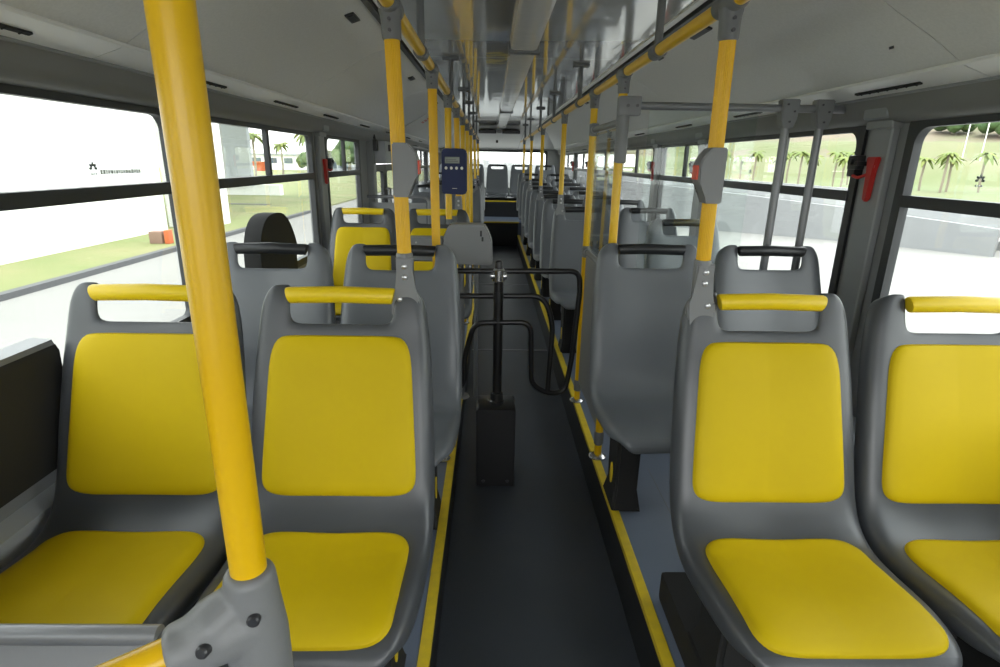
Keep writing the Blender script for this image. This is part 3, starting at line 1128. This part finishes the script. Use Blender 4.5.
# ------------------------------------------------------------------ turnstile
root = empty('turnstile', (.035, 2.45, 0))
tag(root, 'black three tier turnstile on a box pedestal in the middle of the aisle', 'turnstile')
b = MB().prism([(-.095, .0), (.088, .0), (.088, .395), (.080, .405), (-.087, .405), (-.095, .395)], 'y', -.085, .085)
bmesh.ops.bevel(b.bm, geom=list(b.bm.edges), offset=.003, segments=1, affect='EDGES')
ped = b.build('pedestal', M_blackm, root)
for x in (-.06, .055):
    MB().cyl((x, -.084, .03), (x, -.089, .03), .008, 12).build('bolt', M_bolt, ped)
b = MB().tube([(0, 0, .40), (0, 0, .415), (0, 0, .420), (0, 0, .455), (0, 0, .460)], [.036, .036, .030, .030, .022], 24)
b.build('collar', M_black, root)
b = MB().tube([(0, 0, .45), (0, 0, 1.0), (0, 0, 1.06), (0, 0, 1.078), (0, 0, 1.084)], [.022, .022, .0175, .016, .008], 24)
b.build('post', M_blackm, root)
b = MB().tube([(0, 0, .985), (0, 0, .992), (0, 0, 1.04), (0, 0, 1.048)], [.022, .028, .028, .02], 24)
b.cyl((-.035, -.004, 1.015), (.035, -.004, 1.015), .016, 16)
b.build('hub', M_chrome, root)
# looped arms (a rotor in three tiers)
bx = -.035
arm = [
    [(-.215 + .0, 0, 1.033), (.36, .02, 1.036), (.368, .02, .95), (.345, .01, .60), (.32, .0, .462), (.245, -.01, .455), (.16, -.01, .50), (.150, -.01, .805), (-.108, -.01, .80), (-.155, -.01, .62), (-.152, -.01, .50), (-.215, -.005, .445)],
    [(-.175, .0, .920), (.205, .015, .922), (.252, .012, .80), (.238, -.005, .462)],
]
b = MB().tube(fillet(arm[0], .055, 7), .0125, 14)
b.build('arm', M_blackm, root)
b = MB().tube(fillet(arm[1], .06, 7), .0125, 14)
b.build('arm', M_blackm, root)
for z in (.80, .92):
    MB().tube([(0, 0, z - .022), (0, 0, z + .022)], .023, 20).build('arm_clamp', M_black, root)

# ------------------------------------------------------------------ glass partitions on the right
root = empty('glass_partition', (.502, 2.30, ZP))
tag(root, 'clear glass partition hung from a grey tube behind the second right row', 'partition')
MB().tube([(.03, 0, 1.512), (.632, 0, 1.512)], .0145, 18).build('top_tube', M_gtube, root)
b = MB().tube([(0, 0, 1.30), (0, 0, 1.305), (0, 0, 1.53), (0, 0, 1.535)], [.020, .024, .024, .020], 20)
b.box(-.024, .062, -.024, .020, 1.475, 1.545, .008)
sk = b.build('corner_socket', M_fit, root)
for x in (.01, .045):
    MB().cyl((x, -.023, 1.51), (x, -.029, 1.51), .006, 12).build('bolt', M_bolt, sk)
MB().box(.10, .522, -.003, .003, .42, 1.497).build('glass_pane', M_glassp, root, False)
for i, x in enumerate((.635, .768)):
    MB().tube([(x, 0, .004), (x, 0, 1.49)], .0155, 18).build('post', M_gtube, root)
    b = MB().prism([(x - .03, 1.475), (x - .034, 1.545), (x + .034, 1.545), (x + .030, 1.475), (x + .020, 1.44), (x - .020, 1.44)], 'y', -.024, .022)
    bmesh.ops.bevel(b.bm, geom=list(b.bm.edges), offset=.004, segments=2, affect='EDGES')
    cp = b.build('post_cap', M_fit, root)
    for dx, dz in ((-.014, 1.525), (.014, 1.50), (0, 1.463)):
        MB().cyl((x + dx, -.023, dz), (x + dx, -.028, dz), .004, 10).build('bolt', M_bolt, cp)
MB().tube([(.66, 0, 1.512), (.92, 0, 1.512)], .0145, 18).build('wall_tube', M_gtube, root)
MB().tube([(.02, 0, .40), (.77, 0, .40)], .0125, 14).build('lower_tube', M_gtube, root)

root = empty('glass_partition', (.500, 2.615, ZP))
tag(root, 'aisle side guard of glass over a grey panel between the two full height poles', 'partition')
MB().tube([(0, -.30, 1.455), (0, .30, 1.455)], .0135, 16).build('top_tube', M_fit, root)
MB().tube([(0, -.30, .855), (0, .30, .855)], .0135, 16).build('middle_tube', M_fit, root)
for z in (1.455, .855):
    for y in (-.315, .315):
        b = MB().tube([(0, y, z - .03), (0, y, z - .026), (0, y, z + .026), (0, y, z + .03)], [.0195, .0235, .0235, .0195], 20)
        b.tube([(0, y, z), (0, y - math.copysign(.05, y), z)], .018, 16)
        b.build('clamp', M_fit, root)
MB().box(-.003, .003, -.27, .27, .885, 1.435).build('glass_pane', M_glassp, root, False)
MB().box(-.005, .005, -.29, .29, .13, .84, .002).build('panel', M_wall, root)

# ------------------------------------------------------------------ emergency hammers / latches on the pillars
def latch(side, y, label, zc=1.44, arm_y=.05):
    X = (XL + .030) if side < 0 else (XR - .030)
    s = side
    root = empty('window_release', (X, y, zc))
    tag(root, label, 'window release', 'red window releases on the pillars')
    b = MB()
    # red tapering handle: broad head over a slim grip
    pl = [(-.030, .075), (.030, .075), (.024, .048), (.011, .022), (.009, -.070), (.007, -.082), (-.007, -.082), (-.009, -.070), (-.011, .022), (-.024, .048)]
    b.prism(pl, 'x', min(-s * .022, -s * .002), max(-s * .022, -s * .002))
    bmesh.ops.bevel(b.bm, geom=list(b.bm.edges), offset=.004, segments=2, affect='EDGES')
    b.build('handle', M_red, root)
    b = MB().box(min(-s * .034, s * .010), max(-s * .034, s * .010), .066, .118, .030, .082, .008)
    b.box(min(-s * .028, s * .008), max(-s * .028, s * .008), .078, .122, .004, .040, .006)
    b.cyl((-s * .034, .090, .058), (-s * .044, .090, .058), .012, 14)
    b.box(min(-s * .040, 0), max(-s * .040, 0), .050, .070, .044, .060, .003)
    b.build('lock_body', M_black, root)
    b = MB().tube(fillet([(-s * .012, .0, .02), (-s * .030, .045, .0), (-s * .030, .075, .008)], .02), .006, 10)
    b.build('linkage', M_red, root)


latch(1, 2.10, 'red window release handle with black lock on the nearest right pillar', 1.462)
latch(1, 3.89, 'red window release on the right pillar seen behind the near right pole', 1.44)
latch(1, 4.99, 'red window release on the right pillar beyond the glass partition', 1.44)
latch(1, 6.57, 'red window release on the right pillar, second beyond the partition', 1.44)
latch(1, 8.39, 'red window release on the right pillar, third beyond the partition', 1.44)
latch(1, 9.99, 'red window release on the farthest right pillar', 1.44)
latch(-1, 3.83, 'red window release handle with black lock on the left pillar before the door', 1.42)
latch(-1, 8.64, 'red window release on the left pillar past the side door', 1.42)

# curtain-style grab tubes above the far windows
for side, y0, y1, lab in ((1, 5.6, 11.4, 'grey tube running above the far right windows'), (-1, 7.3, 11.4, 'grey tube running above the far left windows')):
    X = XR - .13 if side > 0 else XL + .13
    root = empty('window_rail', (X, y0, 1.655))
    tag(root, lab, 'rail')
    MB().tube([(0, 0, 0), (0, y1 - y0, 0)], .013, 12).build('rail_tube', M_gtube, root)
    n = 3
    for k in range(n):
        y = (k + .5) * (y1 - y0) / n
        MB().tube([(0, y, 0), (side * .03, y, .02), (side * .09, y, .02)], .010, 10).build('bracket', M_black, root)

# ------------------------------------------------------------------ side door on the left
root = struct(empty('door_1', (XL, 6.235, .05)))
for k, (a, c) in enumerate(((-.80, -.01), (.01, .80))):
    f = MB().ring(rrect(a, c, 0, 1.40, .02), rrect(a + .09, c - .09, .12, 1.33, .05), 'x', -.045, -.01)
    lf = f.build('door_leaf', M_frame, root)
    MB().box(-.030, -.026, a + .08, c - .08, .11, 1.34).build('door_glass', M_glass, lf, False)
    MB().tube(fillet([(-.01, a + .05 if k else c - .05, .45), (.03, a + .05 if k else c - .05, .45), (.03, a + .05 if k else c - .05, 1.15), (-.01, a + .05 if k else c - .05, 1.15)], .02), .010, 10).build('door_handle', M_gtube, lf)
struct(MB().box(XL - .05, XL + .16, DOOR[0] - .05, DOOR[1] + .05, 1.46, 1.66, .02).build('trim_95', M_lgrey))
struct(MB().box(XL - .02, XL + .06, 5.30, 5.42, .05, 1.70, .015).build('trim_96', M_pillar))
struct(MB().box(XL - .02, XL + .06, 7.05, 7.17, .05, 1.70, .015).build('trim_97', M_pillar))
root = empty('door_valve', (XL + .16, 5.52, 1.60))
tag(root, 'small dark door control fitting on the pale box over the side door', 'valve')
MB().box(0, .03, -.02, .04, -.03, .03, .005).build('body', M_bolt, root)
MB().cyl((.028, .01, 0), (.045, .01, 0), .012, 12).build('knob', M_yelh, root)
root = empty('emergency_strap', (XL + .065, 5.34, 1.60))
tag(root, 'black boxy strap fitting at the top of the pillar before the side door', 'fitting')
MB().box(-.03, .03, -.035, .035, -.03, .07, .01).build('body', M_black, root)
MB().tube([(0, 0, .06), (0, 0, .11)], [.022, .010], 12).build('neck', M_black, root)
# guard frame by the door
root = empty('door_guard', (-.98, 5.15, ZP))
tag(root, 'grey tube guard with solid panel between the yellow window seat and the side door', 'guard')
MB().tube(fillet([(-.13, 0, .98), (.42, 0, .98), (.42, 0, 0)], .06), .015, 14).build('frame', M_gtube, root)
MB().box(-.12, .39, -.004, .004, .15, .93, .002).build('panel', M_wall, root)

# black loop rail on the far right window line
root = empty('window_guard', (XR - .10, 6.25, 1.0))
tag(root, 'black looped guard rail with yellow tag across a far right window', 'guard rail')
MB().tube(fillet([(0, .55, .375), (0, -.22, .375), (0, -.22, -.30)], .05), .013, 12).build('loop', M_blackm, root)
MB().tube([(0, .02, .375), (0, .10, .375)], .015, 12).build('tape', M_yelh, root)

# flower decals on the glass
def decal(side, y, z, label, text=True):
    X = XR + .004 if side > 0 else XL - .004
    root = empty('window_decal', (X, y, z))
    tag(root, label, 'decal')
    b = MB()
    for a in (90, 40, 140, -5, 185):
        cy, cz = .011 * math.cos(R(a)), .011 * math.sin(R(a))
        pts = [(cy + .006 * math.cos(R(a)) * math.cos(t) - .0038 * math.sin(R(a)) * math.sin(t), cz + .006 * math.sin(R(a)) * math.cos(t) + .0038 * math.cos(R(a)) * math.sin(t)) for t in [2 * math.pi * k / 12 for k in range(12)]]
        b.prism(pts, 'x', -.0008, .0008)
    b.build('petals', M_logo, root)
    b = MB()
    for k in range(3):
        pts = [(.010 * (k - 1) + .003 * math.cos(t), -.016 + .003 * math.sin(t)) for t in [2 * math.pi * q / 10 for q in range(10)]]
        b.prism(pts, 'x', -.0008, .0008)
    if text:
        rr = random.Random(3)
        yy = .028
        while yy < .22:
            wl = rr.uniform(.006, .011)
            b.box(-.0008, .0008, yy, yy + wl, -.018 + .001 * rr.random(), -.004 - .003 * rr.random())
            yy += wl + .004
    b.build('lettering', M_logog, root)


decal(-1, 1.675, 1.462, 'small dark flower decal with pale lettering on the near left upper window')
decal(1, 1.675, 1.470, 'small dark flower decal on the near right upper window', False)
decal(1, 3.20, 1.466, 'tiny flower decal on the upper right window behind the glass partition', False)

# ------------------------------------------------------------------ outside
GZ = -.70


def plane(name, x0, x1, y0, y1, z, m, kind='structure'):
    b = MB()
    b.quad([(x0, y0, z), (x1, y0, z), (x1, y1, z), (x0, y1, z)])
    o = b.build(name, m)
    o['kind'] = kind
    return o


plane('pavement', -120, 120, -60, 200, GZ, M_pave)
struct(MB().box(-60, -7.72, -25, 120, GZ - .1, GZ + .06).build('lawn', M_grass))
struct(MB().box(-7.72, -7.55, -25, 24, GZ, GZ + .10).build('kerb', M_kerb))
# right: field and hill as one terrain
b = MB()
nx, ny = 60, 60
G = []
rr = random.Random(5)
for i in range(nx + 1):
    row = []
    for j in range(ny + 1):
        x = 14 + i * 200 / nx
        y = -40 + j * 300 / ny
        d = math.hypot(x, y)
        edge = 42 + max(0, (y - 60)) * .0
        h = 0.05
        dd = d - edge
        if dd > 0:
            h = min(dd * .02, 1.2)
            if d > 80:
                h += 2.2 * min((d - 80) / 6, 1)
            if d > 105:
                h += 3.0 * min((d - 105) / 8, 1)
            if d > 125:
                h += min((d - 125) * .22, 14)
            h += .3 * math.sin(x * .11) * math.sin(y * .13) * min(dd / 20, 1)
            zz = GZ + h
        else:
            zz = GZ - .3
        row.append(b.bm.verts.new((x, y, zz)))
    G.append(row)
for i in range(nx):
    for j in range(ny):
        b.bm.faces.new((G[i][j], G[i + 1][j], G[i + 1][j + 1], G[i][j + 1]))
o = b.build('hillside', M_hill)
o['kind'] = 'structure'
o.data.materials.append(M_earth)
for p in o.data.polygons:
    c = p.center
    d = math.hypot(c.x, c.y)
    if 124 < d < 145 or 103 < d < 107:
        p.material_index = 1

# ramp walls on the right
def wallseg(pts, th, name, label, m, cat='wall'):
    """pts: list of (x, y, z0, z1) ; extruded upright wall of thickness th"""
    b = MB()
    rows = []
    for i, (x, y, za, zb) in enumerate(pts):
        a = Vector(pts[max(i - 1, 0)][:2])
        c = Vector(pts[min(i + 1, len(pts) - 1)][:2])
        t = (c - a).normalized()
        n = Vector((t.y, -t.x)) * th / 2
        rows.append([b.bm.verts.new(q) for q in ((x - n.x, y - n.y, za), (x + n.x, y + n.y, za), (x + n.x, y + n.y, zb), (x - n.x, y - n.y, zb))])
    for A, B in zip(rows, rows[1:]):
        for k in range(4):
            b.bm.faces.new((A[k], A[(k + 1) % 4], B[(k + 1) % 4], B[k]))
    b.bm.faces.new(rows[0])
    b.bm.faces.new(rows[-1][::-1])
    return tag(b.build(name, m, smooth=False), label, cat)


wallseg([(13.3, 14.6, GZ, .02), (11.3, 17.2, GZ, .28), (7.9, 19.9, GZ, .62), (4.0, 23.0, GZ, .95), (-2, 28, GZ, 1.35)], .25, 'ramp_wall', 'low pale wall of the access ramp, nearer of the two, outside right', M_white2)
wallseg([(14.6, 15.8, GZ, .35), (12.5, 18.6, GZ, .80), (9.0, 21.4, GZ, 1.00), (5.0, 24.5, GZ, 1.15), (-1, 29.5, GZ, 1.6)], .25, 'ramp_wall', 'second pale ramp wall rising behind the nearer one, outside right', M_white2)
b = MB()
r0 = [(13.5, 14.8), (11.5, 17.4), (8.1, 20.1), (4.2, 23.2), (-1.9, 28.2)]
r1 = [(14.4, 15.7), (12.3, 18.5), (8.9, 21.2), (4.9, 24.3), (-1.1, 29.3)]
zr = [GZ + .35, GZ + .8, GZ + 1.15, GZ + 1.5, GZ + 1.9]
for k in range(4):
    b.quad([(*r0[k], zr[k]), (*r0[k + 1], zr[k + 1]), (*r1[k + 1], zr[k + 1]), (*r1[k], zr[k])])
o = b.build('ramp_deck', M_white)
o['kind'] = 'structure'

# small red and black markers at the ramp end
for k, (x, y, z, m, lab) in enumerate(((13.55, 14.35, .04, M_black, 'tiny dark post cap at the end of the ramp wall'), (13.9, 14.4, .04, M_red, 'tiny red marker at the end of the ramp wall'))):
    b = MB().tube([(0, 0, -.02), (0, 0, .10), (0, 0, .16), (0, 0, .2)], [.05, .045, .06, .03], 12)
    b.box(-.07, .07, -.07, .07, -.74 - z, -.02)
    o = b.build('marker_post', m)
    o.location = (x, y, z)
    tag(o, lab, 'marker')

# palms
def make_palm(seed, h):
    rr = random.Random(seed)
    root = empty('palm_tree')
    pts = [(0, 0, 0), (.05, 0, h * .35), (.02, .05, h * .7), (0, .02, h)]
    MB().tube(fillet(pts, h * .1, 3), .09, 8).build('trunk', M_trunk, root)
    b = MB()
    for k in range(15):
        a = 2 * math.pi * k / 15 + rr.uniform(-.2, .2)
        L = rr.uniform(.75, 1.05)
        up = rr.uniform(.2, .95)
        prev = None
        for q in range(8):
            t = q / 7
            r_ = L * t
            z = h + up * .9 * t - .85 * t * t * (1.3 - up * .4)
            wv = .15 * math.sin(math.pi * min(t * .85 + .12, 1)) + .02
            c = Vector((math.cos(a) * r_, math.sin(a) * r_, z))
            sd2 = Vector((-math.sin(a), math.cos(a), 0)) * wv
            dn = Vector((0, 0, -wv * .55))
            cur = [b.bm.verts.new(c - sd2 + dn), b.bm.verts.new(c), b.bm.verts.new(c + sd2 + dn)]
            if prev:
                for z_ in (0, 1):
                    b.bm.faces.new((prev[z_], prev[z_ + 1], cur[z_ + 1], cur[z_]))
            prev = cur
    b.build('crown', M_leaf, root)
    return root


def groundz(x, y):
    d = math.hypot(x, y)
    dd = d - 42
    if dd < 0:
        return GZ
    h = min(dd * .02, 1.2)
    if d > 80:
        h += 2.2 * min((d - 80) / 6, 1)
    return GZ + h - .1


palmP = [make_palm(1, 3.1), make_palm(2, 2.7)]
pc = 0
for px_, dist, k in ((715, 62, 0), (732, 66, 1), (745, 60, 0), (768, 64, 1), (778, 70, 0), (790, 60, 0), (801, 66, 1), (824, 63, 0), (832, 60, 1), (838, 69, 0), (846, 62, 1), (852, 66, 0),
                     (910, 62, 1), (931, 58, 0), (937, 60, 1), (969, 60, 0), (1010, 60, 0)):
    dx = (px_ - 492) / 560 * 1.0
    y = dist / math.hypot(1, dx)
    x = dx * y
    if pc < 2:
        o = palmP[k]
    o = copy_tree(palmP[k])
    o.location = (x, y, groundz(x, y))
    o.rotation_euler = (0, 0, random.uniform(0, 6))
    tag(o, 'young palm standing in a row on the lawn beyond the ramp, outside right', 'palm tree', 'palms beyond the ramp')
    pc += 1
for px_, dist, k in ((266, 62, 0), (256, 70, 1), (318, 50, 0), (292, 74, 1)):
    dx = (px_ - 492) / 560
    y = dist / math.hypot(1, dx)
    o = copy_tree(palmP[k])
    o.location = (dx * y, y, GZ)
    o.scale = (1.3, 1.3, 1.35)
    tag(o, 'tall palm in front of the far buildings, outside left', 'palm tree', 'palms by the far buildings')
for p in palmP:
    for ch in list(p.children):
        bpy.data.objects.remove(ch)
    bpy.data.objects.remove(p)

# broad trees on the hill top and along the left
def make_tree(seed, r):
    rr = random.Random(seed)
    b = MB()
    for k in range(26):
        q = bmesh.new()
        bmesh.ops.create_icosphere(q, subdivisions=2, radius=rr.uniform(.30, .5) * r)
        for v in q.verts:
            v.co *= rr.uniform(.86, 1.14)
        a, e2 = rr.uniform(0, 6.28), rr.uniform(-.3, 1.3)
        q.transform(Matrix.Translation((math.cos(a) * math.cos(e2) * r * .7, math.sin(a) * math.cos(e2) * r * .7, r * 1.1 + math.sin(e2) * r * .55)))
        b.merge(q)
    root = empty('broad_tree')
    b.build('foliage', M_tree, root)
    MB().tube([(0, 0, 0), (0, 0, r)], [r * .12, r * .08], 8).build('trunk', M_trunk, root)
    return root


tp = make_tree(11, 3.0)
first = True
for px_, dist, sc_ in ((888, 150, .8), (930, 133, 1.0), (953, 146, 1.1), (977, 130, 1.0), (1008, 150, 1.2), (720, 176, 1.1), (694, 160, 1.1), (664, 112, .8), (648, 128, 1.0), (632, 112, .8), (680, 126, .9)):
    dx = (px_ - 492) / 560
    y = dist / math.hypot(1, dx)
    x = dx * y
    d = dist
    z = GZ + 1.2 + 2.2 + 3.0 + max(0, min((d - 125) * .22, 14)) - 1
    o = tp if first else copy_tree(tp)
    first = False
    o.location = (x, y, z)
    o.scale = (sc_, sc_, sc_ * .8)
    tag(o, 'dark green broad tree on top of the hillside, outside right', 'tree', 'trees on the hill')
for px_, dist, sc_ in ((316, 92, .5), (356, 90, .8)):
    dx = (px_ - 492) / 560
    y = dist / math.hypot(1, dx)
    o = copy_tree(tp)
    o.location = (dx * y, y, GZ)
    o.scale = (sc_, sc_, sc_)
    tag(o, 'green tree between the palms and the grey building, outside left', 'tree', 'trees by the far buildings')

# left: long white building with a column and a return wall whose shade is painted grey
root = empty('white_building', (-11, 8, GZ))
tag(root, 'long blank white building wall close outside the left windows', 'building')
b = MB().box(-3.0, 1.25, -28, 9.2, 0, 6.5)
b.build('wall', M_white, root, False)
MB().box(.9, 2.2, 9.9, 11.3, 0, 6.5, .03).build('column', M_white, root, False)
b = MB().box(-6, -1.4, 26.0, 26.5, 0, .65, .02)
b.build('low_wall', M_white, root, False)
MB().box(-5.5, -2.6, 25.0, 25.4, .62, 8.5).build('shade_grey_wall', M_bgrey, root, False)  # recessed wall in shade, the shade given by the grey colour
b = MB()
b.box(-5.5, 2.2, 9.2, 25.4, 6.2, 6.6)
b.build('canopy', M_white, root, False)
o = MB().box(-8.62, -8.30, 14.3, 14.6, GZ + .06, GZ + .36, .02).build('planter_box', M_card)
tag(o, 'brown box lying on the grass by the white building, outside left', 'box')
o = MB().box(-8.24, -8.12, 14.3, 14.5, GZ + .06, GZ + .40, .02).build('painted_block', M_clay)
tag(o, 'red and white block beside the brown box, outside left', 'block')

root = empty('office_building', (-38, 105, GZ))
tag(root, 'far white office block with grey window band, outside left', 'building')
MB().box(-9, 4.0, 0, 8, 0, 2.6).build('wall', M_white, root, False)
b = MB()
for k in range(4):
    b.box(-7.5 + k * 2.8, -6.0 + k * 2.8, -.05, .02, 1.2, 2.1)
b.build('windows', M_glassd, root, False)
MB().box(-9.3, 4.3, -.4, 8.2, 2.6, 2.85).build('roof', M_bgrey, root, False)
root = empty('glass_building', (-27.5, 100, GZ))
tag(root, 'grey glazed building with white canopy roof in the distance, outside left', 'building')
MB().box(-2.5, 3.5, 0, 6, 0, 3.4).build('wall', M_bgrey, root, False)
b = MB()
for k in range(5):
    b.box(-2.2 + k * 1.15, -1.3 + k * 1.15, -.05, .02, .6, 2.9)
b.build('windows', M_glassd, root, False)
MB().box(-3.0, 4.6, -1.2, 6.2, 3.4, 3.75).build('roof', M_white, root, False)
o = MB().tube([(-37.5, 95.0, GZ + .06), (-37.5, 95.0, GZ + .7), (-37.5, 95.0, GZ + 1.5)], [.9, 1.0, 1.4], 14).build('clay_planter', M_clay)
tag(o, 'orange red planter in front of the far white building, outside left', 'planter')
o = MB().box(-12.5, -10.5, 27, 27.5, GZ + .06, GZ + .075).build('manhole_slab', M_kerb)
tag(o, 'flat grey slab set in the lawn, outside left', 'slab')
# lamp standards on the right
for px_, dist in ((945, 100), (963, 92)):
    dx = (px_ - 492) / 560
    y = dist / math.hypot(1, dx)
    root = empty('lamp_post', (dx * y, y, GZ + 3))
    tag(root, 'thin pale lamp post on the far slope, outside right', 'lamp post', 'lamp posts on the far slope')
    MB().tube([(0, 0, 0), (0, 0, 9)], .06, 8).build('mast', M_white, root)
    MB().tube([(0, 0, 9), (1.2, 0, 9.2)], .06, 8).build('lamp_arm', M_white, root)

bpy.context.view_layer.update()
